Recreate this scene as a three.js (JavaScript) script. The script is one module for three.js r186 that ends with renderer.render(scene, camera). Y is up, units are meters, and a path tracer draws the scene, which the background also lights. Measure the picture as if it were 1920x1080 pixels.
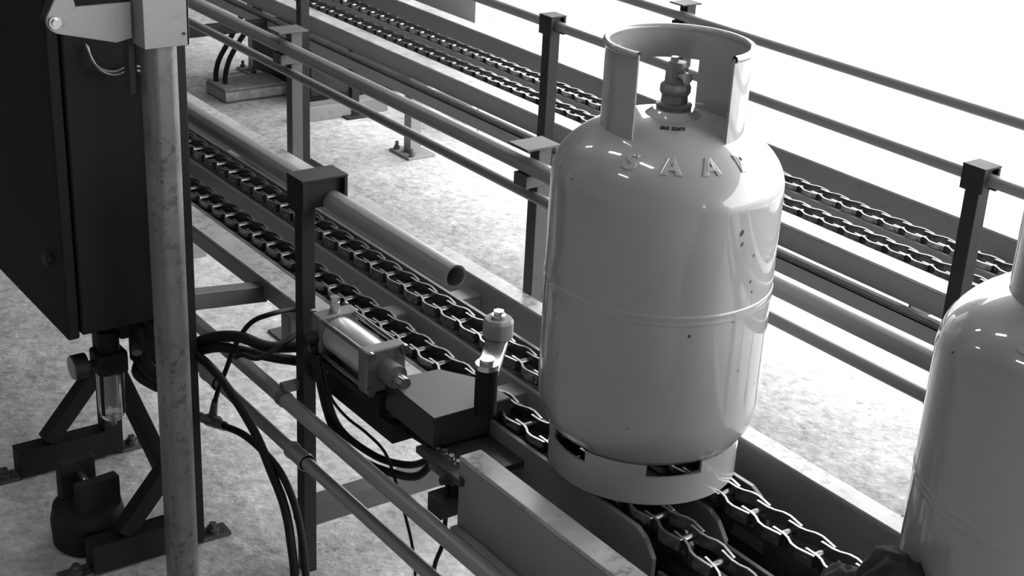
import * as THREE from 'three';
import { RoundedBoxGeometry } from 'three/addons/geometries/RoundedBoxGeometry.js';
import { TextGeometry } from 'three/addons/geometries/TextGeometry.js';
import { FontLoader } from 'three/addons/loaders/FontLoader.js';
import { RectAreaLightUniformsLib } from 'three/addons/lights/RectAreaLightUniformsLib.js';
import { mergeGeometries, mergeVertices, toCreasedNormals } from 'three/addons/utils/BufferGeometryUtils.js';

// ---------------------------------------------------------------- camera, sky, exposure
const scene = new THREE.Scene();
const camera = new THREE.PerspectiveCamera(22.1225, 1920 / 1080, 0.05, 200);
camera.position.set(1.33018, 1.4643, 1.23082);
{
  const right = new THREE.Vector3(0.58040274, 0.04800775, -0.81291323);
  const up = new THREE.Vector3(-0.34635771, 0.91801827, -0.19307715);
  const back = new THREE.Vector3(0.737, 0.39362127, 0.54944818);
  camera.quaternion.setFromRotationMatrix(new THREE.Matrix4().makeBasis(right, up, back));
}
scene.add(camera);
scene.background = new THREE.Color().setRGB(1, 1, 1);        // flat bright overcast sky outside the shed
scene.backgroundIntensity = 1.0;
const renderer = new THREE.WebGLRenderer({ antialias: true });
renderer.toneMapping = THREE.LinearToneMapping;
renderer.toneMappingExposure = 7.2;
renderer.shadowMap.enabled = true;
const sun = new THREE.DirectionalLight(0xffffff, 1.2);         // high sun behind the shed: it reaches the yard only
sun.position.set(3, 10, 4.5); sun.target.position.set(0, 0, 0); sun.castShadow = true;
sun.shadow.camera.left = sun.shadow.camera.bottom = -14; sun.shadow.camera.right = sun.shadow.camera.top = 14; sun.shadow.camera.far = 60; sun.shadow.mapSize.set(4096, 4096);
scene.add(sun, sun.target);
RectAreaLightUniformsLib.init();

// ---------------------------------------------------------------- helpers
let seed = 7;
const rnd = () => { seed = (seed * 1664525 + 1013904223) >>> 0; return seed / 4294967296; };
const used = new Map();
function numbered(n) { const k = used.get(n) || 0; used.set(n, k + 1); return k ? n + '_' + String(k).padStart(3, '0') : n; }
const V = (a) => new THREE.Vector3(...a);
function meter(g, s = 1) {                                     // uv in metres by dominant normal
  const p = g.attributes.position, n = g.attributes.normal, uv = new Float32Array(p.count * 2);
  for (let i = 0; i < p.count; i++) {
    const ax = Math.abs(n.getX(i)), ay = Math.abs(n.getY(i)), az = Math.abs(n.getZ(i));
    let u, v;
    if (ay >= ax && ay >= az) { u = p.getX(i); v = p.getZ(i); } else if (ax >= az) { u = p.getZ(i); v = p.getY(i); } else { u = p.getX(i); v = p.getY(i); }
    uv[2 * i] = u * s; uv[2 * i + 1] = v * s;
  }
  g.setAttribute('uv', new THREE.BufferAttribute(uv, 2));
  return g;
}
function bx(x0, x1, y0, y1, z0, z1, r = 0.0015) {              // box between limits, edges chamfered
  const w = Math.abs(x1 - x0), h = Math.abs(y1 - y0), d = Math.abs(z1 - z0);
  const rr = Math.min(r, w * 0.45, h * 0.45, d * 0.45);
  const g = rr > 0.0002 ? new RoundedBoxGeometry(w, h, d, 1, rr) : new THREE.BoxGeometry(w, h, d);
  g.translate((x0 + x1) / 2, (y0 + y1) / 2, (z0 + z1) / 2);
  return g;
}
function cyl(a, b, r, seg = 20, r2 = r, open = false) {
  const A = V(a), B = V(b), L = A.distanceTo(B);
  const g = new THREE.CylinderGeometry(r2, r, L, seg, 1, open);
  g.applyQuaternion(new THREE.Quaternion().setFromUnitVectors(new THREE.Vector3(0, 1, 0), B.clone().sub(A).normalize()));
  g.translate((A.x + B.x) / 2, (A.y + B.y) / 2, (A.z + B.z) / 2);
  return g;
}
function beam(a, b, w, h, r = 0.0015) {                         // square bar from a to b
  const A = V(a), B = V(b), L = A.distanceTo(B);
  const g = new RoundedBoxGeometry(w, h, L, 1, r);
  const m = new THREE.Matrix4().lookAt(B, A, new THREE.Vector3(0, 1, 0)); m.setPosition(A.add(B).multiplyScalar(0.5));
  g.applyMatrix4(m);
  return g;
}
function tube(pts, r, seg = 40, rad = 10) { return new THREE.TubeGeometry(new THREE.CatmullRomCurve3(pts.map(V), false, 'centripetal'), seg, r, rad, false); }
function hollow(x0, x1, y, z, ro, ri, seg = 28) {                // open pipe along x
  const s = [new THREE.Vector2(ri, x0), new THREE.Vector2(ro, x0), new THREE.Vector2(ro, x1), new THREE.Vector2(ri, x1), new THREE.Vector2(ri, x0)];
  const g = toCreasedNormals(new THREE.LatheGeometry(s, seg).toNonIndexed(), 0.6);
  g.rotateZ(-Math.PI / 2); g.translate(0, y, z);
  return g;
}
function lathe(pts, seg = 48, crease = 0.5) {
  const g = new THREE.LatheGeometry(pts.map((p) => new THREE.Vector2(p[0], p[1])), seg);
  return crease ? toCreasedNormals(g.toNonIndexed(), crease) : g;
}
function join(gs) { return mergeGeometries(gs.map((g) => { const q = g.index ? g.toNonIndexed() : g; for (const k of Object.keys(q.attributes)) if (!['position', 'normal', 'uv'].includes(k)) q.deleteAttribute(k); q.morphAttributes = {}; return q; })); }
function mesh(name, gs, m, parent, keepUv = false) {
  let g = Array.isArray(gs) ? (gs.length > 1 ? join(gs) : gs[0]) : gs;
  if (!keepUv) meter(g);
  const o = new THREE.Mesh(g, m); o.castShadow = o.receiveShadow = true;
  o.name = parent ? name : numbered(name);
  (parent || scene).add(o);
  return o;
}
function tag(o, label, category, group, kind) { o.userData.label = label; if (category) o.userData.category = category; if (group) o.userData.group = group; if (kind) o.userData.kind = kind; return o; }
function thing(name, label, category, pos = [0, 0, 0], turn = 0, group) {
  const o = new THREE.Group(); o.name = numbered(name); o.position.set(...pos); o.rotation.y = turn; scene.add(o);
  return tag(o, label, category, group);
}
function struct(name, gs, m) { const o = mesh(name, gs, m); o.name = name; o.userData.kind = 'structure'; return o; }

// ---------------------------------------------------------------- textures and materials
function lattice(n, sd) { seed = sd; const a = new Float32Array(n * n); for (let i = 0; i < n * n; i++) a[i] = rnd(); return a; }
function fbm(size, base, oct, sd, gain = 0.55) {                 // tiling value noise
  const out = new Float32Array(size * size); let amp = 1, tot = 0;
  for (let o = 0; o < oct; o++) {
    const n = base << o, L = lattice(n, sd + o * 17);
    for (let y = 0; y < size; y++) for (let x = 0; x < size; x++) {
      const fx = x / size * n, fy = y / size * n, ix = Math.floor(fx), iy = Math.floor(fy);
      let tx = fx - ix, ty = fy - iy; tx = tx * tx * (3 - 2 * tx); ty = ty * ty * (3 - 2 * ty);
      const g = (i, j) => L[((j + n) % n) * n + ((i + n) % n)];
      out[y * size + x] += amp * ((g(ix, iy) * (1 - tx) + g(ix + 1, iy) * tx) * (1 - ty) + (g(ix, iy + 1) * (1 - tx) + g(ix + 1, iy + 1) * tx) * ty);
    }
    tot += amp; amp *= gain;
  }
  for (let i = 0; i < out.length; i++) out[i] /= tot;
  return out;
}
function tex(size, f, srgb, rep) {
  const d = new Uint8Array(size * size * 4);
  for (let i = 0; i < size * size; i++) { const v = Math.max(0, Math.min(255, Math.round(255 * f(i)))); d[4 * i] = d[4 * i + 1] = d[4 * i + 2] = v; d[4 * i + 3] = 255; }
  const t = new THREE.DataTexture(d, size, size); t.wrapS = t.wrapT = THREE.RepeatWrapping; t.magFilter = THREE.LinearFilter; t.minFilter = THREE.LinearMipmapLinearFilter; t.generateMipmaps = true;
  if (srgb) t.colorSpace = THREE.SRGBColorSpace; if (rep) t.repeat.set(rep, rep); t.needsUpdate = true; return t;
}
const nA = fbm(512, 4, 6, 11, 0.6), nB = fbm(512, 24, 4, 91, 0.7), nC = fbm(512, 3, 5, 301, 0.5), nD = fbm(512, 40, 3, 77, 0.8);
const sm = (a, b, x) => { const t = Math.max(0, Math.min(1, (x - a) / (b - a))); return t * t * (3 - 2 * t); };
const floorMap = tex(512, (i) => 0.80 + 0.20 * (nA[i] - 0.5) + 0.26 * (nB[i] - 0.5) + 0.26 * (nD[i] - 0.5) - 0.10 * sm(0.60, 0.72, nC[i]) * sm(0.45, 0.65, nB[i]) - 0.25 * sm(0.68, 0.76, nD[i]) * sm(0.5, 0.68, nA[i]), true, 1.5);
const floorBump = tex(512, (i) => 0.5 + 0.6 * (nA[i] - 0.5) + 0.8 * (nB[i] - 0.5), false, 1.5);
const paintMap = tex(512, (i) => 0.90 + 0.10 * (nA[i] - 0.5) - 0.10 * sm(0.68, 0.76, nB[i]) * sm(0.5, 0.62, nC[i]), true, 2.2);
const paintRough = tex(512, (i) => 0.75 + 0.5 * (nA[i] - 0.5), false, 2.2);
const wornMap = tex(512, (i) => 0.80 + 0.35 * (nA[i] - 0.5) - 0.16 * sm(0.55, 0.68, nB[i]) * sm(0.45, 0.6, nC[i]), true, 3.1);
const greaseMap = tex(512, (i) => 0.72 + 0.7 * (nA[i] - 0.5) + 0.4 * (nB[i] - 0.5), true, 4);
const fineBump = tex(512, (i) => 0.5 + 0.5 * (nB[i] - 0.5) + 0.4 * (nD[i] - 0.5), false, 3);
const G = (v) => new THREE.Color().setRGB(v, v, v);
function mat(v, rough, o = {}) { return new THREE.MeshPhysicalMaterial({ color: G(v), roughness: rough, side: THREE.DoubleSide, ...o }); }
const M = {
  floor: mat(0.70, 0.85, { map: floorMap, bumpMap: floorBump, bumpScale: 0.004 }),
  yard: mat(0.55, 0.9, { map: floorMap, bumpMap: floorBump, bumpScale: 0.004 }),
  wall: mat(0.30, 0.9, { map: paintMap }),
  roof: mat(0.32, 0.8, { map: paintMap }),
  frame: mat(0.25, 0.5, { map: paintMap, roughnessMap: paintRough }),           // grey conveyor paint
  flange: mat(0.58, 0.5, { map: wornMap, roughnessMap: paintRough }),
  guide: mat(0.10, 0.45, { map: wornMap, roughnessMap: paintRough }),
  rail: mat(0.20, 0.45, { roughnessMap: paintRough }),
  post: mat(0.018, 0.75, { map: paintMap, roughnessMap: paintRough, specularIntensity: 0.5 }),
  dark: mat(0.009, 0.65, { map: paintMap, specularIntensity: 0.5 }),
  cabinet: mat(0.009, 0.75, { map: paintMap, specularIntensity: 0.35 }),
  galv: mat(0.24, 0.40, { map: wornMap, metalness: 0.45 }),
  white: mat(0.27, 0.45, { map: paintMap }),
  steel: mat(0.40, 0.3, { map: wornMap, metalness: 0.9 }),
  bright: mat(0.55, 0.22, { metalness: 0.95 }),
  chain: mat(0.62, 0.27, { map: greaseMap, metalness: 0.95 }),
  rubber: mat(0.005, 0.55, { specularIntensity: 0.45 }),
  cable: mat(0.008, 0.5),
  fitting: mat(0.22, 0.3, { metalness: 0.6, map: wornMap }),
  housing: mat(0.035, 0.4, { map: paintMap }),
  roller: mat(0.24, 0.5, { map: paintMap }),
  cloth: mat(0.010, 0.9, { bumpMap: fineBump, bumpScale: 0.003 }),
  greycloth: mat(0.05, 0.9, { bumpMap: fineBump, bumpScale: 0.003 }),
  concrete: mat(0.35, 0.9, { map: floorMap, bumpMap: floorBump, bumpScale: 0.004 }),
  plastic: mat(0.6, 0.4),
  black: mat(0.006, 0.6),
  lamp: new THREE.MeshStandardMaterial({ color: G(0.8), emissive: G(1), emissiveIntensity: 2.5 }),
  cap: mat(0.06, 0.6, { map: paintMap }),
  midpost: mat(0.075, 0.6, { map: paintMap }),
  panel: mat(0.42, 0.7, { map: paintMap }),
  brace: mat(0.05, 0.6, { map: paintMap }),
  barrel: mat(0.62, 0.38, { metalness: 0.7 }),
  glass: new THREE.MeshPhysicalMaterial({ color: G(0.9), roughness: 0.08, transmission: 0.9, thickness: 0.004, ior: 1.45, side: THREE.DoubleSide }),
};

// ---------------------------------------------------------------- the shed
struct('floor', bx(-9.2, 7.2, -0.12, 0, -2.6, 3.7, 0), M.floor);
struct('ground_yard', [bx(-40, 40, -0.12, -0.002, -60, -2.6, 0), bx(7.2, 40, -0.12, -0.002, -2.6, 20, 0)], M.yard);
const EAVE = 2.6;
struct('wall_back', bx(-9.2, 7.2, 0, EAVE, 3.5, 3.7, 0), M.wall);
struct('wall_right', bx(7.0, 7.2, 0, EAVE, 0.8, 3.5, 0), M.wall);                        // the rest of this end is open
struct('wall_left', bx(-9.2, -9.0, 0, EAVE, -2.35, 3.5, 0), M.wall);
struct('ceiling', [bx(-3.84, 7.2, EAVE, EAVE + 0.1, -1.7, 3.7, 0), bx(-9.2, -3.84, EAVE, EAVE + 0.1, -2.45, 3.7, 0)], M.roof);
struct('wall_front', bx(-9.2, -3.84, 0, EAVE, -2.45, -2.35, 0), M.panel);            // the open side begins where this wall ends
// strip lamps under the roof, mirrored as short dashes on the cylinder shoulders
for (const [x, z, l, lab] of [[-2.55, 0.2, 0.5, 'strip lamp under the roof above the upstream conveyor, near the open edge'], [-1.1, 0.38, 0.4, 'strip lamp under the roof above the control cabinet'], [-0.15, 0.42, 0.35, 'strip lamp under the roof straight above the gas cylinder'], [-0.3, 1.32, 0.35, 'strip lamp under the roof above the aisle'], [-2.9, 1.4, 0.5, 'strip lamp under the roof deep inside the shed']]) {
  const t = thing('strip_lamp', lab, 'lamp', [x, EAVE, z]);
  mesh('lamp_housing', bx(-l / 2 - 0.03, l / 2 + 0.03, -0.05, 0, -0.05, 0.05, 0.004), M.wall, t);
  mesh('lamp_tube', bx(-l / 2, l / 2, -0.058, -0.05, -0.035, 0.035, 0.002), M.lamp, t);
  const a = new THREE.RectAreaLight(0xffffff, 2.5, l, 0.07); a.position.set(0, -0.062, 0); a.rotation.x = -Math.PI / 2; a.name = 'lamp_light'; t.add(a);
}

// ---------------------------------------------------------------- conveyors
const H = 0.449;                                                  // chain top above the floor
function leg(parent, x, z, top, size, m = M.frame) {
  const l = mesh('leg', bx(x - size / 2, x + size / 2, 0.008, top, z - size / 2, z + size / 2), m, parent);
  mesh('foot_plate', bx(x - 0.06, x + 0.06, 0.0, 0.008, z - 0.05, z + 0.05, 0.001), m, l);
  for (const s of [-1, 1]) mesh('anchor_bolt', [cyl([x + s * 0.045, 0.008, z + 0.03], [x + s * 0.045, 0.032, z + 0.03], 0.006, 8), cyl([x + s * 0.045, 0.008, z + 0.03], [x + s * 0.045, 0.017, z + 0.03], 0.011, 6)], M.fitting, l);
  return l;
}
function guidePlate(x0, x1, z, y0, y1, t = 0.006) {                // flat bar on edge, its leading end chamfered
  const s = new THREE.Shape(); s.moveTo(x0, y0); s.lineTo(x1, y0); s.lineTo(x1, y1 - 0.030); s.lineTo(x1 - 0.018, y1 - 0.008); s.lineTo(x1 - 0.035, y1); s.lineTo(x0, y1); s.closePath();
  const g = new THREE.ExtrudeGeometry(s, { depth: t, bevelEnabled: true, bevelThickness: 0.0008, bevelSize: 0.0008, bevelSegments: 1 }); g.translate(0, 0, z - t / 2);
  return g;
}
// near conveyor
const NG = [0.108, 0.042, -0.010, -0.086];                          // the four chain guides, across
const nearConv = thing('chain_conveyor', 'grey steel chain conveyor frame carrying the standing gas cylinder', 'conveyor');
for (let k = 0; k < 4; k++) mesh('chain_guide', guidePlate(-6.4, 0.17 - 0.01 * (k === 1 || k === 0), NG[k], H - 0.075, H - [0.012, 0.014, 0.019, 0.006][k]), k === 0 || k === 2 ? M.frame : M.guide, nearConv);
for (let k = 0; k < 4; k++) mesh('chain_guide', guidePlate(0.172, 1.6, NG[k], H - 0.14, H - 0.055), M.guide, nearConv);
mesh('chain_slide', [bx(-6.4, 0.12, H - 0.032, H - 0.026, 0.047, 0.103, 0), bx(-6.4, 0.12, H - 0.032, H - 0.026, -0.082, -0.014, 0)], M.dark, nearConv);
function channel(parent, x0, x1, y, zi, zo, zw, depth) {             // web with its own bright top flange
  const w = mesh('side_channel', bx(x0, x1, y - depth, y - 0.006, zw - 0.003, zw + 0.003), M.frame, parent);
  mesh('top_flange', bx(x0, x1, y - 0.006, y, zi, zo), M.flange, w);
}
channel(nearConv, -6.4, -0.39, H, -0.195, -0.160, -0.163, 0.10);     // far side, two lengths butted
channel(nearConv, -0.385, 1.6, H, -0.195, -0.160, -0.163, 0.17);
channel(nearConv, -6.4, -0.36, H - 0.008, 0.116, 0.162, 0.159, 0.036);  // near side upstream
// heavy channel downstream
const hv = mesh('side_channel', [bx(-0.135, 0.235, H - 0.115, H - 0.012, 0.206, 0.214), bx(-0.135, 0.235, H - 0.125, H - 0.115, 0.178, 0.226), bx(-0.135, -0.129, H - 0.115, H - 0.012, 0.178, 0.207)], M.frame, nearConv);
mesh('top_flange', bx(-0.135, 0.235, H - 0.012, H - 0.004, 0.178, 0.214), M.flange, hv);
mesh('splice_plate', bx(0.238, 0.9, H - 0.012, H - 0.001, 0.168, 0.226, 0.004), M.frame, nearConv);
mesh('side_channel', [bx(0.238, 0.9, H - 0.115, H - 0.012, 0.206, 0.214)], M.frame, nearConv);
mesh('drip_tray', [bx(-0.10, 1.6, H - 0.165, H - 0.16, -0.166, 0.205, 0)], M.dark, nearConv);
for (const x of [-3.4, -2.5, -1.55, -0.645, -0.30]) mesh('cross_member', [bx(x - 0.02, x + 0.02, H - 0.034, H - 0.028, -0.16, 0.155), bx(x + 0.014, x + 0.02, H - 0.09, H - 0.034, -0.16, 0.155)], M.frame, nearConv);
mesh('cross_member', [bx(0.0, 0.04, H - 0.155, H - 0.09, -0.16, 0.178)], M.dark, nearConv);
for (const x of [-4.6, -2.03, 0.6]) leg(nearConv, x, -0.19, H - 0.1, 0.04);
mesh('hanger_bracket', [bx(-0.795, -0.76, H - 0.125, H - 0.055, 0.132, 0.15, 0.004)], M.frame, nearConv); leg(nearConv, -3.2, 0.135, H - 0.055, 0.04);
leg(nearConv, 0.06, 0.196, H - 0.12, 0.05, M.dark);
mesh('cross_brace', beam([-0.85, H - 0.040, 0.155], [-0.815, H - 0.008, 0.325], 0.03, 0.03), M.brace, nearConv);
mesh('floor_tie', [bx(-0.66, -0.62, 0.055, 0.095, -0.19, 0.20)], M.midpost, nearConv);
mesh('tube_stub', bx(-0.185, -0.15, H - 0.112, H - 0.082, 0.13, 0.232), M.housing, nearConv);

// far conveyor
const ZF = -1.065;
const FG = [0.082, 0.028, -0.028, -0.085].map((v) => v + ZF);
const farConv = thing('chain_conveyor', 'light grey chain conveyor frame with bright flanges running empty behind the cylinder', 'conveyor');
const HF = 0.425;
for (const z of FG) mesh('chain_guide', guidePlate(-7.6, 1.6, z, HF - 0.075, HF - 0.012), M.frame, farConv);
channel(farConv, -7.6, 1.6, HF, ZF + 0.104, ZF + 0.158, ZF + 0.155, 0.052);
channel(farConv, -7.6, 1.6, HF + 0.026, ZF - 0.19, ZF - 0.140, ZF - 0.143, 0.095);
mesh('lower_rail', [bx(-7.6, 1.6, HF - 0.066, HF - 0.06, ZF + 0.15, ZF + 0.185), bx(-7.6, 1.6, HF - 0.095, HF - 0.06, ZF + 0.179, ZF + 0.185)], M.frame, farConv);
for (const x of [-4.7, -3.0, -2.1, -1.2, -0.3, 0.6]) mesh('cross_member', [bx(x - 0.02, x + 0.02, HF - 0.034, HF - 0.028, ZF - 0.14, ZF + 0.15), bx(x + 0.014, x + 0.02, HF - 0.09, HF - 0.034, ZF - 0.14, ZF + 0.15)], M.frame, farConv);
for (const x of [-4.65, -3.55, -2.45, -1.35, -0.25, 0.85]) leg(farConv, x, ZF - 0.1, HF - 0.07, 0.04);

// chains: cranked links, each its own piece
const PITCH = 0.058;
const linkGeo = (() => {
  const bar = (s) => {
    const prof = [[-0.009, 0.0125], [0.010, 0.0125], [0.020, 0.0150], [0.031, 0.0210], [0.042, 0.0225], [0.067, 0.0175]], t = 0.0034, sh = new THREE.Shape();
    prof.forEach((p, i) => (i ? sh.lineTo(p[0], s * p[1]) : sh.moveTo(p[0], s * p[1])));
    [...prof].reverse().forEach((p) => sh.lineTo(p[0], s * (p[1] + t)));
    const g = new THREE.ExtrudeGeometry(sh, { depth: 0.017, bevelEnabled: true, bevelThickness: 0.0008, bevelSize: 0.0007, bevelSegments: 1 });
    g.rotateX(Math.PI / 2); g.translate(0, 0, 0); return g;
  };
  const g = join([bar(1), bar(-1), cyl([0, -0.0105, -0.0135], [0, -0.0105, 0.0135], 0.0055, 10), cyl([PITCH, -0.0095, -0.0255], [PITCH, -0.0095, 0.0255], 0.0042, 8)]);
  return meter(g);
})();
function chain(label, runs, group) {
  const c = thing('conveyor_chain', label, 'chain', [0, 0, 0], 0, group);
  for (const [x0, x1, y, z, dip, flip] of runs) for (let x = x0; x < x1; x += PITCH) {
    const m = new THREE.Mesh(linkGeo, M.chain); m.name = 'link'; m.castShadow = m.receiveShadow = true;
    const yy = (u) => (dip && u > dip ? y - 0.10 * sm(dip, dip + 0.5, u) : y);
    m.position.set(x, yy(x), z); m.rotation.z = Math.atan2(yy(x + PITCH) - yy(x), PITCH);
    if (flip) { m.rotation.x = Math.PI; }
    c.add(m);
  }
}
chain('greasy cranked link chain nearer the roller stop on the cylinder conveyor', [[-4.4, 1.1, H, 0.075, 0.16], [-3.0, 0.0, H - 0.056, 0.075, 0, true]]);
chain('greasy cranked link chain beside the far channel of the cylinder conveyor', [[-4.4, 0.95, H, -0.043], [-3.0, 0.0, H - 0.095, -0.043, 0, true]]);
chain('cranked link chain of the empty conveyor next to its wide bright flange', [[-5.6, 1.0, HF, ZF + 0.055]]);
chain('cranked link chain of the empty conveyor next to its tall side wall', [[-6.0, 1.0, HF, ZF - 0.056]]);

// ---------------------------------------------------------------- guide rails
function guideRail(label, { x0, x1, y, z, r, posts, pz, size, cap, m = M.post, pm = M.rail, top, boxed = true }) {
  const t = thing('guide_rail', label, 'rail');
  mesh('rail_pipe', hollow(x0, x1, y, z, r, r * 0.82), pm, t);
  for (const px of posts) {
    const p = mesh('post', bx(px - size / 2, px + size / 2, px === -0.583 ? 0 : 0.006, top - 0.003, pz - size / 2, pz + size / 2), m, t);
    if (px !== -0.583) mesh('foot_plate', bx(px - 0.05, px + 0.05, 0, 0.006, pz - 0.05, pz + 0.05, 0.001), m, p);
    const za = Math.min(z - r * 0.9, pz - size / 2), zb = Math.max(z + r * 0.9, pz + size / 2);
    if (boxed) mesh('post_cap', [bx(px - cap / 2 + 0.002, px + cap / 2 - 0.010, top - cap * 0.95, top - 0.003, za - 0.004, zb + 0.004, 0.001), bx(px - cap / 2, px + cap / 2, top - 0.003, top + 0.001, za - 0.006, zb + 0.006, 0.001), bx(px - cap / 2, px + cap / 2, top - cap * 0.95, top - 0.003, zb - 0.003, zb + 0.005, 0.001), bx(px - cap / 2, px + cap / 2, top - cap * 0.95, top - 0.003, za - 0.005, za + 0.001, 0.001)], m, t);
    else mesh('post_cap', bx(px - cap / 2, px + cap / 2, top - 0.003, top + 0.001, za - 0.008, zb + 0.008, 0.001), m, t), mesh('saddle', bx(px - size * 0.7, px + size * 0.7, y - r - 0.022, y - r, za, zb, 0.001), m, t);
  }
  return t;
}
guideRail('grey guide pipe with an open cut end held by a dark square post', { x0: -3.4, x1: -0.222, y: 0.673, z: 0.172, r: 0.0175, posts: [-0.583], pz: 0.213, size: 0.024, cap: 0.052, top: 0.716 });
guideRail('grey guide pipe on square posts with flat top plates behind the standing cylinder', { x0: -4.4, x1: 1.3, y: 0.683, z: -0.187, r: 0.0145, posts: [-2.31, -1.43, -0.548, 0.37], pz: -0.215, size: 0.026, cap: 0.055, top: 0.718, m: M.midpost, boxed: false });
guideRail('guide rail on tall dark posts with box caps beside the empty conveyor', { x0: -5.2, x1: 1.2, y: 0.698, z: -0.808, r: 0.0115, posts: [-3.69, -2.49, -1.295, -0.10], pz: -0.80, size: 0.029, cap: 0.046, top: 0.722 });
guideRail('farthest guide rail, outlined against the glaring yard', { x0: -5.2, x1: 1.2, y: 0.685, z: -1.19, r: 0.0125, posts: [-2.9, -1.29, 0.4], pz: -1.21, size: 0.028, cap: 0.05, top: 0.716, boxed: false });

// ---------------------------------------------------------------- air pipes
function airPipe(label, x0, x1, y, z, r, couplings, clips, m = M.rail) {
  const t = thing('air_pipe', label, 'pipe');
  mesh('pipe_run', hollow(x0, x1, y, z, r, r * 0.8, 20), m, t);
  for (const x of couplings) mesh('coupling', [hollow(x - 0.026, x + 0.026, y, z, r * 1.28, r, 16), hollow(x - 0.026, x - 0.018, y, z, r * 1.42, r, 16), hollow(x + 0.018, x + 0.026, y, z, r * 1.42, r, 16)], m, t);
  for (const x of clips) mesh('pipe_clip', [hollow(x - 0.008, x + 0.008, y, z, r * 1.14, r, 16), bx(x - 0.008, x + 0.008, y + r, y + r + 0.014, z - 0.028, z + 0.004, 0.001)], M.galv, t);
}
airPipe('upper dark grey air pipe clipped across the front of the square post', -3.2, 0.9, 0.338, 0.250, 0.0125, [], [-0.59]);
airPipe('lower dark grey air pipe with screwed coupling under the clipped pipe', -3.2, 0.9, 0.258, 0.252, 0.0105, [-0.535, -0.86], []);
airPipe('thin grey air pipe with coupling under the guide pipe behind the cylinder', -4.4, 1.3, 0.626, -0.20, 0.0095, [0.335], []);

// ---------------------------------------------------------------- gas cylinders
const font = await new FontLoader().loadAsync('fonts/droid/droid_sans_bold.typeface.json');
const domeY = (r) => 0.410 + 0.087 * Math.sqrt(Math.max(0, 1 - (r / 0.15) ** 2));
function bent(f0, f1, y0, y1, ri, ro, y1b = null) {                 // a curved plate between two angles (degrees)
  const n = Math.max(2, Math.ceil(Math.abs(f1 - f0) / 6)), g = new THREE.BoxGeometry(1, 1, 1, n, 1, 1), p = g.attributes.position;
  for (let i = 0; i < p.count; i++) {
    const a = THREE.MathUtils.degToRad(f0 + (p.getX(i) + 0.5) * (f1 - f0)), r = p.getZ(i) > 0 ? ro : ri;
    p.setXYZ(i, r * Math.cos(a), p.getY(i) > 0 ? y1 : y0, -r * Math.sin(a));
  }
  const q = toCreasedNormals(g.toNonIndexed(), 0.6);
  return q;
}
const paintCan = (() => {                                            // cylinder paint with small chips
  const c = document.createElement('canvas'); c.width = 1024; c.height = 512; const x = c.getContext('2d');
  x.fillStyle = 'rgb(214,214,214)'; x.fillRect(0, 0, 1024, 512);
  seed = 99;
  for (let i = 0; i < 260; i++) { const v = 204 + Math.floor(rnd() * 16); x.fillStyle = `rgba(${v},${v},${v},0.25)`; x.beginPath(); x.ellipse(rnd() * 1024, rnd() * 512, 20 + rnd() * 60, 10 + rnd() * 40, rnd() * 3, 0, 7); x.fill(); }
  for (let i = 0; i < 46; i++) { const v = 40 + Math.floor(rnd() * 60); x.fillStyle = `rgb(${v},${v},${v})`; x.beginPath(); x.ellipse(rnd() * 1024, rnd() * 512, 0.8 + rnd() * 1.4, 0.8 + rnd() * 1.8, rnd() * 3, 0, 7); x.fill(); }
  const chip = (phi, y, a, b) => { x.fillStyle = 'rgb(48,48,48)'; x.beginPath(); x.ellipse((((90 + phi) % 360) / 360) * 1024, 512 * (1 - y / 0.5), a, b, 0.5, 0, 7); x.fill(); };
  chip(40, 0.385, 3.2, 4.5); chip(41, 0.37, 2, 3); chip(50, 0.35, 2, 2); chip(50, 0.315, 2, 2.5); chip(41, 0.268, 2.5, 3.5); chip(52, 0.3, 1.6, 2);
  const t = new THREE.CanvasTexture(c); t.colorSpace = THREE.SRGBColorSpace; t.wrapS = THREE.RepeatWrapping; return t;
})();
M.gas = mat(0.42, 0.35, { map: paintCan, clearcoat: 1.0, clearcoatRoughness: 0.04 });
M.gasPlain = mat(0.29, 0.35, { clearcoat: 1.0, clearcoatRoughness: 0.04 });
const DEG = Math.PI / 180;
function onDome(phi, s, lift) {                                       // phi degrees, s = radius on the dome
  const r = s, y = domeY(r), e = 0.001, dy = (domeY(r + e) - y) / e, l = Math.hypot(1, dy), nr = -dy / l, ny = 1 / l;
  const R = r + nr * lift; return [R * Math.cos(phi * DEG), y + ny * lift, -R * Math.sin(phi * DEG)];
}
function domeText(ch, phi, r0, size, depth, lift) {
  const g = new TextGeometry(ch, { font, size, depth, curveSegments: 5, bevelEnabled: true, bevelThickness: depth * 0.45, bevelSize: size * 0.035, bevelSegments: 2 });
  g.computeBoundingBox(); const b = g.boundingBox, cx = (b.min.x + b.max.x) / 2, p = g.attributes.position;
  for (let i = 0; i < p.count; i++) {
    const u = p.getX(i) - cx, v = p.getY(i), w = p.getZ(i), s = r0 - v * 0.72;
    const q = onDome(phi + u / r0 / DEG, s, lift + w); p.setXYZ(i, ...q);
  }
  g.computeVertexNormals(); return g;
}
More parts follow.
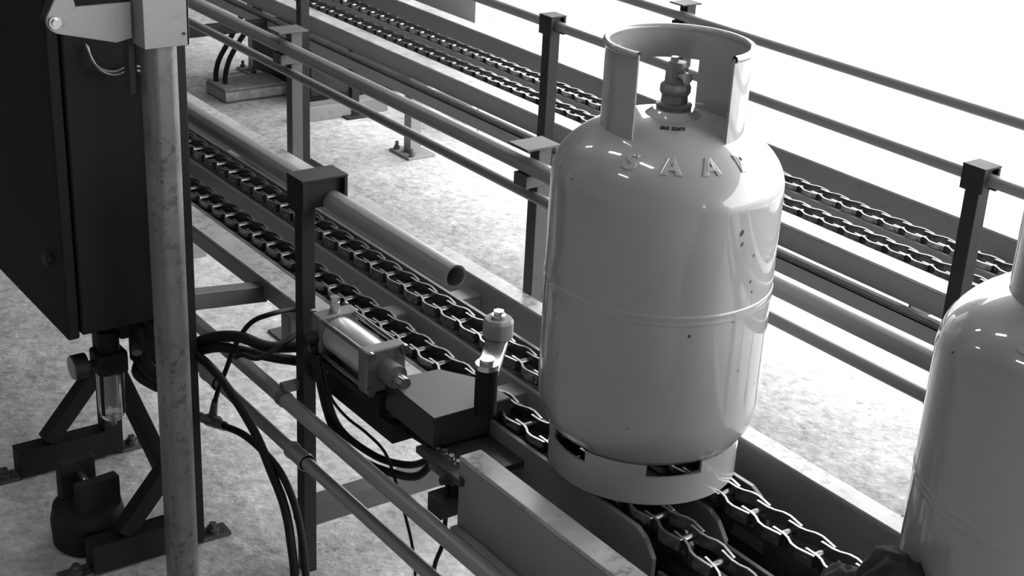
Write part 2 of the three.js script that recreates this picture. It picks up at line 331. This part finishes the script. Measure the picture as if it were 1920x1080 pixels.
function gasCylinder(label, pos, turn) {
  const t = thing('gas_cylinder', label, 'gas cylinder', pos, turn, 'white gas cylinders on the conveyor');
  const prof = [[0.0005, 0.030], [0.04, 0.032], [0.08, 0.038], [0.108, 0.047], [0.124, 0.056], [0.136, 0.067], [0.1445, 0.082], [0.149, 0.102], [0.15, 0.118], [0.15, 0.25]];
  for (const y of [0.2685, 0.27, 0.276, 0.279, 0.2805]) prof.push([0.15 - (y > 0.269 && y < 0.279 ? 0.0 : 0), y]);
  prof.push([0.15, 0.34]);
  for (let k = 0; k <= 14; k++) { const a = (k / 14) * Math.PI / 2; prof.push([Math.max(0.0005, 0.15 * Math.cos(a)), 0.410 + 0.087 * Math.sin(a)]); }
  const bg = new THREE.LatheGeometry(prof.map((p) => new THREE.Vector2(...p)), 96);
  { const p = bg.attributes.position, uv = bg.attributes.uv; for (let i = 0; i < p.count; i++) uv.setY(i, p.getY(i) / 0.5); }
  mesh('body', bg, M.gas, t, true);
  mesh('weld_seam', lathe([[0.1495, 0.266], [0.1508, 0.2672], [0.1502, 0.2695], [0.1502, 0.275], [0.1513, 0.2775], [0.1506, 0.280], [0.1495, 0.2815]], 96, 0), M.gasPlain, t);
  // foot ring with slots under the body
  const fr = [bent(0, 360, 0, 0.041, 0.1265, 0.1305)], slots = [4, 76, 148, 220, 292];
  slots.forEach((a, k) => fr.push(bent(a + 34, slots[(k + 1) % 5] + (k === 4 ? 360 : 0), 0.041, 0.0585, 0.1265, 0.1305)));
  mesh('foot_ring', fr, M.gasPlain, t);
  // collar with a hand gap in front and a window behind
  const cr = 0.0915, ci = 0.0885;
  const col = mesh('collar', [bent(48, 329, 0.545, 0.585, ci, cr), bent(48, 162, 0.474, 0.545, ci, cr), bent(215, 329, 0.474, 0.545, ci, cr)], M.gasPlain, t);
  const rim = new THREE.TorusGeometry(0.091, 0.0048, 8, 64, 281 * DEG); rim.rotateX(-Math.PI / 2); rim.rotateY(48 * DEG); rim.scale(1, 1, 1); rim.translate(0, 0.5845, 0);
  mesh('rolled_rim', rim, M.gasPlain, col);
  mesh('valve_boss', lathe([[0.040, 0.487], [0.036, 0.494], [0.030, 0.499], [0.026, 0.502], [0.0005, 0.503]], 32), M.gasPlain, t);
  const v = mesh('valve', [lathe([[0.0005, 0.500], [0.022, 0.501], [0.023, 0.508], [0.017, 0.511], [0.0165, 0.520], [0.0005, 0.521]], 24), lathe([[0.0005, 0.519], [0.0175, 0.520], [0.0195, 0.524], [0.0195, 0.531], [0.0175, 0.535], [0.0005, 0.536]], 8), lathe([[0.0005, 0.534], [0.0145, 0.535], [0.014, 0.556], [0.011, 0.562], [0.0005, 0.564]], 16)], M.galv, t);
  mesh('valve_outlet', [cyl([0.010, 0.547, -0.006], [0.024, 0.547, -0.014], 0.007, 12), cyl([0.004, 0.560, 0.004], [0.004, 0.569, 0.004], 0.005, 8)], M.steel, v);
  ['S', 'A', 'A', 'P'].forEach((c, k) => mesh('embossed_letter', domeText(c, [-22, 2, 25, 48][k], 0.128, 0.027, 0.0014, -0.0004), M.gasPlain, t));
  mesh('stamped_code', domeText('BI IKT', 2, 0.058, 0.0085, 0.0006, 0.0002), M.black, t);
  return t;
}
gasCylinder('white gas cylinder standing whole on the chains with its valve in view', [0, H, 0], -0.7464);
gasCylinder('white gas cylinder farther along the conveyor, past the dark rag', [0.630, H, 0.0], -1.15);

// ---------------------------------------------------------------- roller stop beside the cylinder
{
  const t = thing('roller_stop', 'dark box stop with swing arm and pale roller in front of the gas cylinder', 'stop device');
  const B = H + 0.018;                                              // top of the housing
  const s = new THREE.Shape(); s.moveTo(-0.345, 0.205); s.lineTo(-0.21, 0.208); s.lineTo(-0.208, 0.078); s.lineTo(-0.275, 0.078); s.lineTo(-0.338, 0.118); s.closePath();
  const g = new THREE.ExtrudeGeometry(s, { depth: 0.046, bevelEnabled: true, bevelThickness: 0.0015, bevelSize: 0.0015, bevelSegments: 1 }); g.rotateX(Math.PI / 2); g.translate(0, B - 0.0015, 0);
  mesh('housing', g, M.housing, t);
  mesh('base_plate', bx(-0.235, -0.12, B - 0.064, B - 0.053, 0.10, 0.222), M.housing, t);
  const px = -0.203, pz = 0.125;
  mesh('pivot_post', [cyl([px, B - 0.01, pz], [px, B + 0.062, pz], 0.0165, 24)], M.dark, t);
  mesh('pivot_bolt', [cyl([px, B + 0.062, pz], [px, B + 0.070, pz], 0.017, 20), cyl([px, B + 0.070, pz], [px, B + 0.077, pz], 0.011, 20)], M.bright, t);
  const rx = -0.29, rz = 0.045;
  const am = beam([px + 0.003, B + 0.055, pz + 0.002], [rx, B + 0.052, rz], 0.034, 0.012, 0.003);
  mesh('swing_arm', am, M.bright, t);
  const ro = mesh('roller', lathe([[0.0005, B + 0.057], [0.0215, B + 0.057], [0.0232, B + 0.060], [0.0232, B + 0.083], [0.020, B + 0.088], [0.0005, B + 0.089]], 32).translate(rx, 0, rz), M.roller, t);
  mesh('roller_bolt', [cyl([rx, B + 0.089, rz], [rx, B + 0.094, rz], 0.011, 20), cyl([rx, B + 0.094, rz], [rx, B + 0.1, rz], 0.0085, 6)], M.bright, ro);
}
{
  const t = thing('pneumatic_cylinder', 'silver pneumatic cylinder with tie rods beside the square post', 'cylinder');
  const y = 0.484, z = 0.205, a = -0.488, b = -0.372, h = 0.035;
  mesh('barrel', cyl([a, y, z], [b, y, z], 0.0295, 32), M.barrel, t);
  mesh('end_cap', [bx(a - 0.028, a, y - h, y + h, z - h, z + h, 0.004)], M.galv, t);
  mesh('end_cap', [bx(b, b + 0.025, y - h, y + h, z - h, z + h, 0.004)], M.galv, t);
  for (const [sy, sz] of [[1, 1], [1, -1], [-1, 1], [-1, -1]]) mesh('tie_rod', [cyl([a - 0.036, y + sy * 0.0290, z + sz * 0.0290], [b + 0.034, y + sy * 0.0290, z + sz * 0.0290], 0.0038, 10), cyl([b + 0.025, y + sy * 0.0290, z + sz * 0.0290], [b + 0.033, y + sy * 0.0290, z + sz * 0.0290], 0.0075, 6), cyl([a - 0.036, y + sy * 0.0290, z + sz * 0.0290], [a - 0.028, y + sy * 0.0290, z + sz * 0.0290], 0.0075, 6)], M.steel, t);
  mesh('rod_gland', cyl([b + 0.025, y, z], [b + 0.055, y, z], 0.018, 24), M.galv, t);
  mesh('piston_rod', cyl([b + 0.055, y, z], [b + 0.08, y, z], 0.009, 16), M.bright, t);
  mesh('mounting_bracket', [bx(a - 0.03, b + 0.03, y - h - 0.008, y - h, z - 0.035, z + 0.035), bx(-0.60, -0.31, 0.378, 0.408, z - 0.028, z + 0.01), bx(a - 0.02, b + 0.02, 0.405, y - h - 0.008, z - 0.02, z + 0.01)], M.dark, t);
  mesh('air_fitting', [cyl([a - 0.014, y + h, z], [a - 0.014, y + h + 0.016, z], 0.009, 6), cyl([a - 0.014, y + h + 0.016, z], [a - 0.014, y + h + 0.024, z], 0.0075, 16)], M.bright, t);
  mesh('air_fitting', [cyl([a - 0.01, y, z + h], [a - 0.01, y, z + h + 0.022], 0.010, 12)], M.dark, t);
}
{
  const t = thing('air_valve', 'small silver air valve cluster with hose fittings below the stop box', 'valve');
  mesh('valve_block', bx(-0.225, -0.16, 0.378, 0.40, 0.188, 0.206), M.galv, t);
  for (let k = 0; k < 4; k++) mesh('hose_fitting', [cyl([-0.215 + k * 0.018, 0.400, 0.197], [-0.213 + k * 0.018, 0.416, 0.199], 0.0055, 8), cyl([-0.213 + k * 0.018, 0.416, 0.199], [-0.212 + k * 0.018, 0.421, 0.199], 0.0042, 8)], M.bright, t);
  mesh('thumb_screw', [cyl([-0.152, 0.40, 0.212], [-0.152, 0.40, 0.232], 0.006, 10)], M.black, t);
}

// ---------------------------------------------------------------- hoses and cables
function hose(name, label, pts, r, group, m = M.rubber) { return tag(mesh(name, tube(pts, r, 48, 10), m), label, name === 'cable' ? 'cable' : 'hose', group); }
hose('air_hose', 'thick black hose arching from the dark upright to the pneumatic cylinder, topmost of the pair', [[-0.84, 0.34, 0.31], [-0.798, 0.363, 0.320], [-0.723, 0.407, 0.305], [-0.664, 0.425, 0.285], [-0.628, 0.418, 0.260], [-0.604, 0.405, 0.186], [-0.568, 0.372, 0.165], [-0.507, 0.356, 0.160]], 0.0095);
hose('air_hose', 'thick black hose arching from the dark upright, lower of the pair', [[-0.84, 0.33, 0.31], [-0.800, 0.348, 0.320], [-0.703, 0.396, 0.305], [-0.666, 0.398, 0.280], [-0.640, 0.388, 0.240], [-0.615, 0.372, 0.186], [-0.542, 0.348, 0.160], [-0.473, 0.356, 0.160]], 0.0085);
hose('cable', 'thin black cable looping up from the grey tee fitting behind the square post', [[-0.749, 0.270, 0.300], [-0.735, 0.298, 0.300], [-0.696, 0.360, 0.300], [-0.674, 0.415, 0.290], [-0.664, 0.448, 0.270], [-0.637, 0.469, 0.250], [-0.640, 0.465, 0.200], [-0.577, 0.465, 0.180]], 0.0042);
hose('cable', 'thin black cable slipping behind the square post beneath the hose arch', [[-0.65, 0.40, 0.305], [-0.634, 0.410, 0.300], [-0.607, 0.412, 0.287], [-0.60, 0.428, 0.250], [-0.62, 0.436, 0.19], [-0.56, 0.44, 0.166]], 0.0042);
hose('air_hose', 'black hose sweeping down to the floor from the grey tee fitting', [[-0.718, 0.241, 0.300], [-0.643, 0.258, 0.297], [-0.575, 0.254, 0.292], [-0.522, 0.236, 0.288], [-0.488, 0.195, 0.284], [-0.470, 0.139, 0.282], [-0.462, 0.05, 0.282], [-0.46, 0.012, 0.30]], 0.0062);
hose('air_hose', 'black hose running diagonally down across the two air pipes to the floor', [[-0.83, 0.372, 0.325], [-0.783, 0.370, 0.330], [-0.705, 0.361, 0.322], [-0.647, 0.335, 0.314], [-0.583, 0.288, 0.304], [-0.542, 0.243, 0.300], [-0.502, 0.200, 0.298], [-0.480, 0.147, 0.298], [-0.472, 0.05, 0.30], [-0.48, 0.012, 0.33]], 0.0075);
hose('air_hose', 'black hose hanging in a loop below the pneumatic cylinder, outer loop', [[-0.50, 0.47, 0.243], [-0.49, 0.42, 0.240], [-0.481, 0.357, 0.230], [-0.469, 0.324, 0.222], [-0.413, 0.301, 0.21], [-0.326, 0.315, 0.2], [-0.26, 0.345, 0.2], [-0.225, 0.385, 0.197]], 0.0065);
hose('air_hose', 'black hose hanging in a loop below the pneumatic cylinder, inner loop', [[-0.482, 0.462, 0.246], [-0.472, 0.41, 0.240], [-0.459, 0.336, 0.22], [-0.398, 0.311, 0.195], [-0.312, 0.333, 0.185], [-0.225, 0.392, 0.19]], 0.0058);
hose('air_hose', 'thick black hose running straight under the stop box to the air valve', [[-0.47, 0.372, 0.165], [-0.407, 0.377, 0.178], [-0.314, 0.392, 0.18], [-0.24, 0.398, 0.182], [-0.2, 0.392, 0.185]], 0.0105);
hose('cable', 'thin black cable dropping from the pneumatic cylinder across the air pipes', [[-0.465, 0.455, 0.246], [-0.452, 0.40, 0.240], [-0.43, 0.375, 0.228], [-0.373, 0.369, 0.222], [-0.317, 0.361, 0.222], [-0.286, 0.326, 0.222], [-0.262, 0.290, 0.222], [-0.23, 0.22, 0.222], [-0.22, 0.012, 0.23]], 0.0024);
hose('cable', 'black cable hanging from the air valve beside the heavy channel end', [[-0.172, 0.40, 0.21], [-0.164, 0.372, 0.212], [-0.17, 0.319, 0.21], [-0.17, 0.281, 0.213], [-0.178, 0.244, 0.22], [-0.19, 0.15, 0.22], [-0.2, 0.012, 0.22]], 0.0034);
{
  const t = thing('tee_fitting', 'grey plastic tee fitting joining cable and hose above the floor', 'fitting');
  mesh('tee_body', [cyl([-0.812, 0.214, 0.300], [-0.714, 0.242, 0.300], 0.0085, 14), cyl([-0.775, 0.226, 0.3], [-0.743, 0.236, 0.3], 0.0115, 14), cyl([-0.762, 0.231, 0.300], [-0.747, 0.276, 0.300], 0.0085, 14, 0.0055)], M.fitting, t);
  mesh('collet', cyl([-0.818, 0.212, 0.300], [-0.806, 0.2155, 0.300], 0.0098, 14), M.bright, t);
}

// ---------------------------------------------------------------- control cabinet and its stand
{
  const t = thing('control_cabinet', 'tall black control cabinet with a shut door', 'cabinet');
  const x1 = -0.77, x0 = -1.9, y0 = 0.437, z1 = 0.512;
  mesh('cabinet_body', bx(x0, x1, y0, 1.55, 0.372, z1, 0.004), M.cabinet, t);
  const d = mesh('door', bx(x0 + 0.004, x1 - 0.004, y0 - 0.006, 1.545, z1 + 0.002, z1 + 0.022, 0.004), M.cabinet, t);
  mesh('door_latch', [cyl([x1 - 0.06, 0.555, z1 + 0.022], [x1 - 0.06, 0.555, z1 + 0.030], 0.012, 16), bx(x1 - 0.065, x1 - 0.055, 0.548, 0.562, z1 + 0.03, z1 + 0.034, 0.001)], M.black, d);
}
{
  const t = thing('cabinet_stand', 'black welded stand of uprights, braces and floor sills under the control cabinet', 'stand');
  for (const x of [-0.765, -1.135]) {
    mesh('upright', bx(x - 0.018, x + 0.018, 0.004, 1.5, 0.328, 0.364), M.dark, t);
    const s = mesh('floor_sill', bx(x - 0.02, x + 0.02, 0.004, 0.058, 0.364, 0.53), M.dark, t);
    for (const z of [0.555, 0.305]) mesh('foot_lug', [bx(x - 0.018, x + 0.018, 0, 0.008, z - 0.028, z + 0.028, 0.001), cyl([x, 0.008, z], [x, 0.024, z], 0.007, 8), cyl([x, 0.008, z], [x, 0.016, z], 0.012, 6)], M.fitting, s);
    mesh('diagonal_brace', beam([x, 0.06, 0.47], [x, 0.20, 0.35], 0.03, 0.03), M.dark, t);
  }
  mesh('long_brace', beam([-1.10, 0.21, 0.347], [-0.79, 0.05, 0.347], 0.028, 0.03), M.dark, t);
  mesh('top_beam', bx(-1.15, -0.75, 0.40, 0.436, 0.34, 0.40), M.dark, t);
}
{
  const t = thing('air_regulator', 'small air filter regulator with side gauge and clear bowl under the cabinet', 'regulator');
  const x = -0.85, z = 0.443;
  mesh('regulator_body', [bx(x - 0.024, x + 0.024, 0.325, 0.365, z - 0.026, z + 0.026, 0.005), cyl([x, 0.365, z], [x, 0.40, z], 0.019, 20), bx(x - 0.04, x + 0.02, 0.385, 0.437, z - 0.06, z - 0.015, 0.004)], M.dark, t);
  mesh('bowl', lathe([[0.0005, 0.232], [0.014, 0.233], [0.020, 0.240], [0.0225, 0.252], [0.0235, 0.324], [0.0215, 0.324], [0.0205, 0.252], [0.018, 0.243], [0.0005, 0.238]], 28).translate(x, 0, z), M.glass, t);
  mesh('bowl_guard', [0, 1, 2, 3].map((k) => bx(-0.003, 0.003, 0.25, 0.325, 0.0235, 0.026, 0.0005).rotateY(k * Math.PI / 2 + 0.6).translate(x, 0, z)), M.dark, t);
  mesh('filter_core', [cyl([x, 0.262, z], [x, 0.324, z], 0.011, 16)], M.fitting, t);
  const g = mesh('gauge', [cyl([x, 0.345, z + 0.026], [x, 0.345, z + 0.042], 0.006, 10), cyl([x, 0.345, z + 0.040], [x, 0.345, z + 0.062], 0.021, 28)], M.black, t);
  mesh('gauge_lens', [cyl([x, 0.345, z + 0.062], [x, 0.345, z + 0.065], 0.0195, 28)], M.glass, g);
  mesh('drain', [cyl([x, 0.222, z], [x, 0.234, z], 0.006, 10)], M.fitting, t);
}
{
  const t = thing('hose_manifold', 'black tangle of hose couplings between the regulator and the upright', 'manifold');
  mesh('manifold_block', bx(-0.845, -0.79, 0.34, 0.42, 0.375, 0.41, 0.004), M.dark, t);
  for (let k = 0; k < 3; k++) mesh('hose_tail', tube([[-0.82, 0.35 + k * 0.02, 0.40], [-0.80, 0.335 + k * 0.018, 0.415 - k * 0.006], [-0.775, 0.32 + k * 0.016, 0.40], [-0.74, 0.315 + k * 0.012, 0.378]], 0.0085, 20, 8), M.rubber, t);
  mesh('coupling_nut', cyl([-0.80, 0.385, 0.412], [-0.786, 0.378, 0.418], 0.009, 6), M.fitting, t);
}
{
  const t = thing('floor_clamp', 'dark round clamp base with two jaws and a bolt on the floor by the stand', 'clamp', [-0.86, 0, 0.495]);
  mesh('base_drum', lathe([[0.0005, 0], [0.056, 0], [0.062, 0.008], [0.064, 0.05], [0.058, 0.078], [0.045, 0.084], [0.0005, 0.085]], 32), M.dark, t);
  mesh('jaw', bx(-0.042, -0.020, 0.075, 0.152, -0.03, 0.035, 0.003).rotateY(0.1), M.dark, t);
  mesh('jaw', bx(0.018, 0.04, 0.075, 0.135, -0.045, 0.032, 0.003).rotateY(0.1), M.dark, t);
  mesh('clamp_bolt', cyl([-0.03, 0.125, 0.002], [0.03, 0.118, 0.0], 0.006, 12), M.bright, t);
}
{
  const t = thing('support_pipe', 'tall galvanised pipe standing before the cabinet with a light grey sleeve and arm', 'pipe');
  const x = -0.594, z = 0.4355;
  mesh('pipe', hollow(0, 1.4, 0, 0, 0.0255, 0.022, 36).rotateZ(Math.PI / 2).translate(x, 0.004, z), M.galv, t);
  mesh('base_flange', cyl([x, 0, z], [x, 0.006, z], 0.055, 28), M.galv, t);
  mesh('sleeve', [bx(x - 0.034, x + 0.030, 0.945, 1.35, z + 0.028, z + 0.032, 0.001), bx(x + 0.027, x + 0.031, 0.945, 1.35, z - 0.034, z + 0.032, 0.001), bx(x - 0.034, x + 0.031, 0.945, 1.35, z - 0.034, z - 0.030, 0.001)], M.white, t);
  const s = new THREE.Shape(); s.moveTo(-0.472, 0.955); s.lineTo(-0.495, 0.951); s.lineTo(-0.575, 0.971); s.quadraticCurveTo(-0.592, 0.978, -0.588, 0.994); s.lineTo(-0.568, 1.03); s.lineTo(-0.555, 1.03); s.lineTo(-0.549, 1.004); s.lineTo(-0.472, 1.004); s.closePath();
  const g = new THREE.ExtrudeGeometry(s, { depth: 0.004, bevelEnabled: true, bevelThickness: 0.0006, bevelSize: 0.0006, bevelSegments: 1 }); g.rotateY(Math.PI / 2); g.translate(x - 0.006, 0, 0);
  const arm = mesh('arm_plate', g, M.white, t);
  mesh('arm_bolt', [cyl([x - 0.004, 0.987, 0.579], [x + 0.004, 0.987, 0.579], 0.0085, 16), cyl([x + 0.004, 0.987, 0.579], [x + 0.008, 0.987, 0.579], 0.006, 6)], M.bright, arm);
  mesh('sleeve_screw', cyl([x + 0.031, 0.962, z - 0.026], [x + 0.033, 0.962, z - 0.026], 0.002, 8), M.black, t);
  mesh('inner_tube', bx(x - 0.032, x - 0.012, 0.868, 1.3, z + 0.026, z + 0.040, 0.004), M.black, t);
  mesh('lever', [beam([x - 0.012, 0.985, 0.582], [x - 0.02, 1.06, 0.55], 0.016, 0.022, 0.003)], M.black, arm);
}
tag(mesh('signal_wire', [tube([[-0.764, 0.905, 0.475], [-0.757, 0.885, 0.472], [-0.752, 0.872, 0.462], [-0.75, 0.866, 0.44], [-0.75, 0.872, 0.42], [-0.752, 0.862, 0.385], [-0.752, 0.85, 0.37]], 0.0022, 40, 8), tube([[-0.764, 0.908, 0.478], [-0.756, 0.882, 0.470], [-0.751, 0.868, 0.46], [-0.749, 0.861, 0.44], [-0.748, 0.866, 0.42], [-0.75, 0.855, 0.385], [-0.75, 0.842, 0.37]], 0.0022, 40, 8)], M.fitting), 'grey wire pair drooping from the cabinet side to the pipe', 'wire');

// ---------------------------------------------------------------- things in the background
tag(mesh('tie_beam', bx(-2.92, -2.88, 0.33, 0.36, -0.95, -0.21), M.dark), 'black beam tying the two conveyors together at knee height', 'beam');
hose('air_hose', 'black hose hanging to the floor under the black tie beam, left strand', [[-3.097, 0.336, -0.90], [-3.205, 0.222, -0.90], [-3.305, 0.115, -0.90], [-3.322, 0.054, -0.90], [-3.269, 0.012, -0.90]], 0.009);
hose('air_hose', 'black hose hanging to the floor under the black tie beam, right strand', [[-3.019, 0.344, -0.915], [-3.164, 0.222, -0.915], [-3.253, 0.127, -0.915], [-3.279, 0.055, -0.915], [-3.234, 0.012, -0.915]], 0.009);
{
  const g = bx(-3.36, -3.20, 0.0, 0.05, -1.12, -0.875, 0.01); const p = g.attributes.position; seed = 5;
  tag(mesh('concrete_block', g, M.concrete), 'rough low concrete block on the floor at the hanging hoses', 'block');
}
tag(mesh('drive_box', [bx(-3.5, -3.06, 0.03, 0.26, -1.70, -1.13, 0.006), bx(-3.45, -3.1, 0.0, 0.03, -1.68, -1.15, 0.004)], M.black), 'black drive box on the floor under the empty conveyor', 'box');
tag(mesh('floor_beam', [bx(-2.95, -2.89, 0.0, 0.05, -1.34, -1.0, 0.002)], M.frame), 'grey steel beam lying on the floor before the black drive box', 'beam');
{
  const t = thing('plastic_stool', 'white plastic stool glimpsed under the empty conveyor', 'stool', [-2.66, 0, -1.55], 0.3);
  mesh('seat', [bx(-0.13, 0.13, 0.24, 0.26, -0.13, 0.13, 0.01), bx(-0.12, 0.12, 0.19, 0.24, -0.12, 0.12, 0.01)], M.plastic, t);
  for (const [a, b] of [[1, 1], [1, -1], [-1, 1], [-1, -1]]) mesh('leg', beam([a * 0.13, 0, b * 0.13], [a * 0.105, 0.2, b * 0.105], 0.03, 0.03, 0.004), M.plastic, t);
  mesh('stretcher', [bx(-0.115, 0.115, 0.09, 0.11, 0.108, 0.12), bx(-0.115, 0.115, 0.09, 0.11, -0.12, -0.108)], M.plastic, t);
}

// ---------------------------------------------------------------- rag on the conveyor
function lump(rx, ry, rz, sd, pos, folds) {
  const g = mergeVertices(new THREE.IcosahedronGeometry(1, 5).deleteAttribute('uv').deleteAttribute('normal')), p = g.attributes.position;
  for (let i = 0; i < p.count; i++) {
    const x = p.getX(i), y = p.getY(i), z = p.getZ(i);
    const k = 1 + 0.10 * Math.sin(folds * x + sd) * Math.cos(folds * 0.8 * z - sd) + 0.07 * Math.sin(folds * 1.9 * (x + z) + 2 * sd) + 0.05 * Math.sin(folds * 2.7 * (z - x) + y * 4);
    p.setXYZ(i, x * rx * k + pos[0], Math.max(-0.55, y) * ry * k + pos[1], z * rz * k + pos[2]);
  }
  g.computeVertexNormals(); return g.toNonIndexed();
}
{
  tag(mesh('stop_post', bx(0.545, 0.570, H - 0.001, 0.60, 0.172, 0.197, 0.003), M.dark), 'short dark post on the conveyor edge under the rag', 'post');
  const t = thing('rag', 'dark crumpled rag hung over the short post before the second cylinder', 'rag');
  mesh('dark_fold', lump(0.044, 0.052, 0.040, 1.3, [0.561, 0.606, 0.160], 4), M.cloth, t, true);
  mesh('grey_fold', lump(0.030, 0.042, 0.028, 2.1, [0.516, 0.583, 0.176], 4), M.greycloth, t, true);
}

renderer.render(scene, camera);
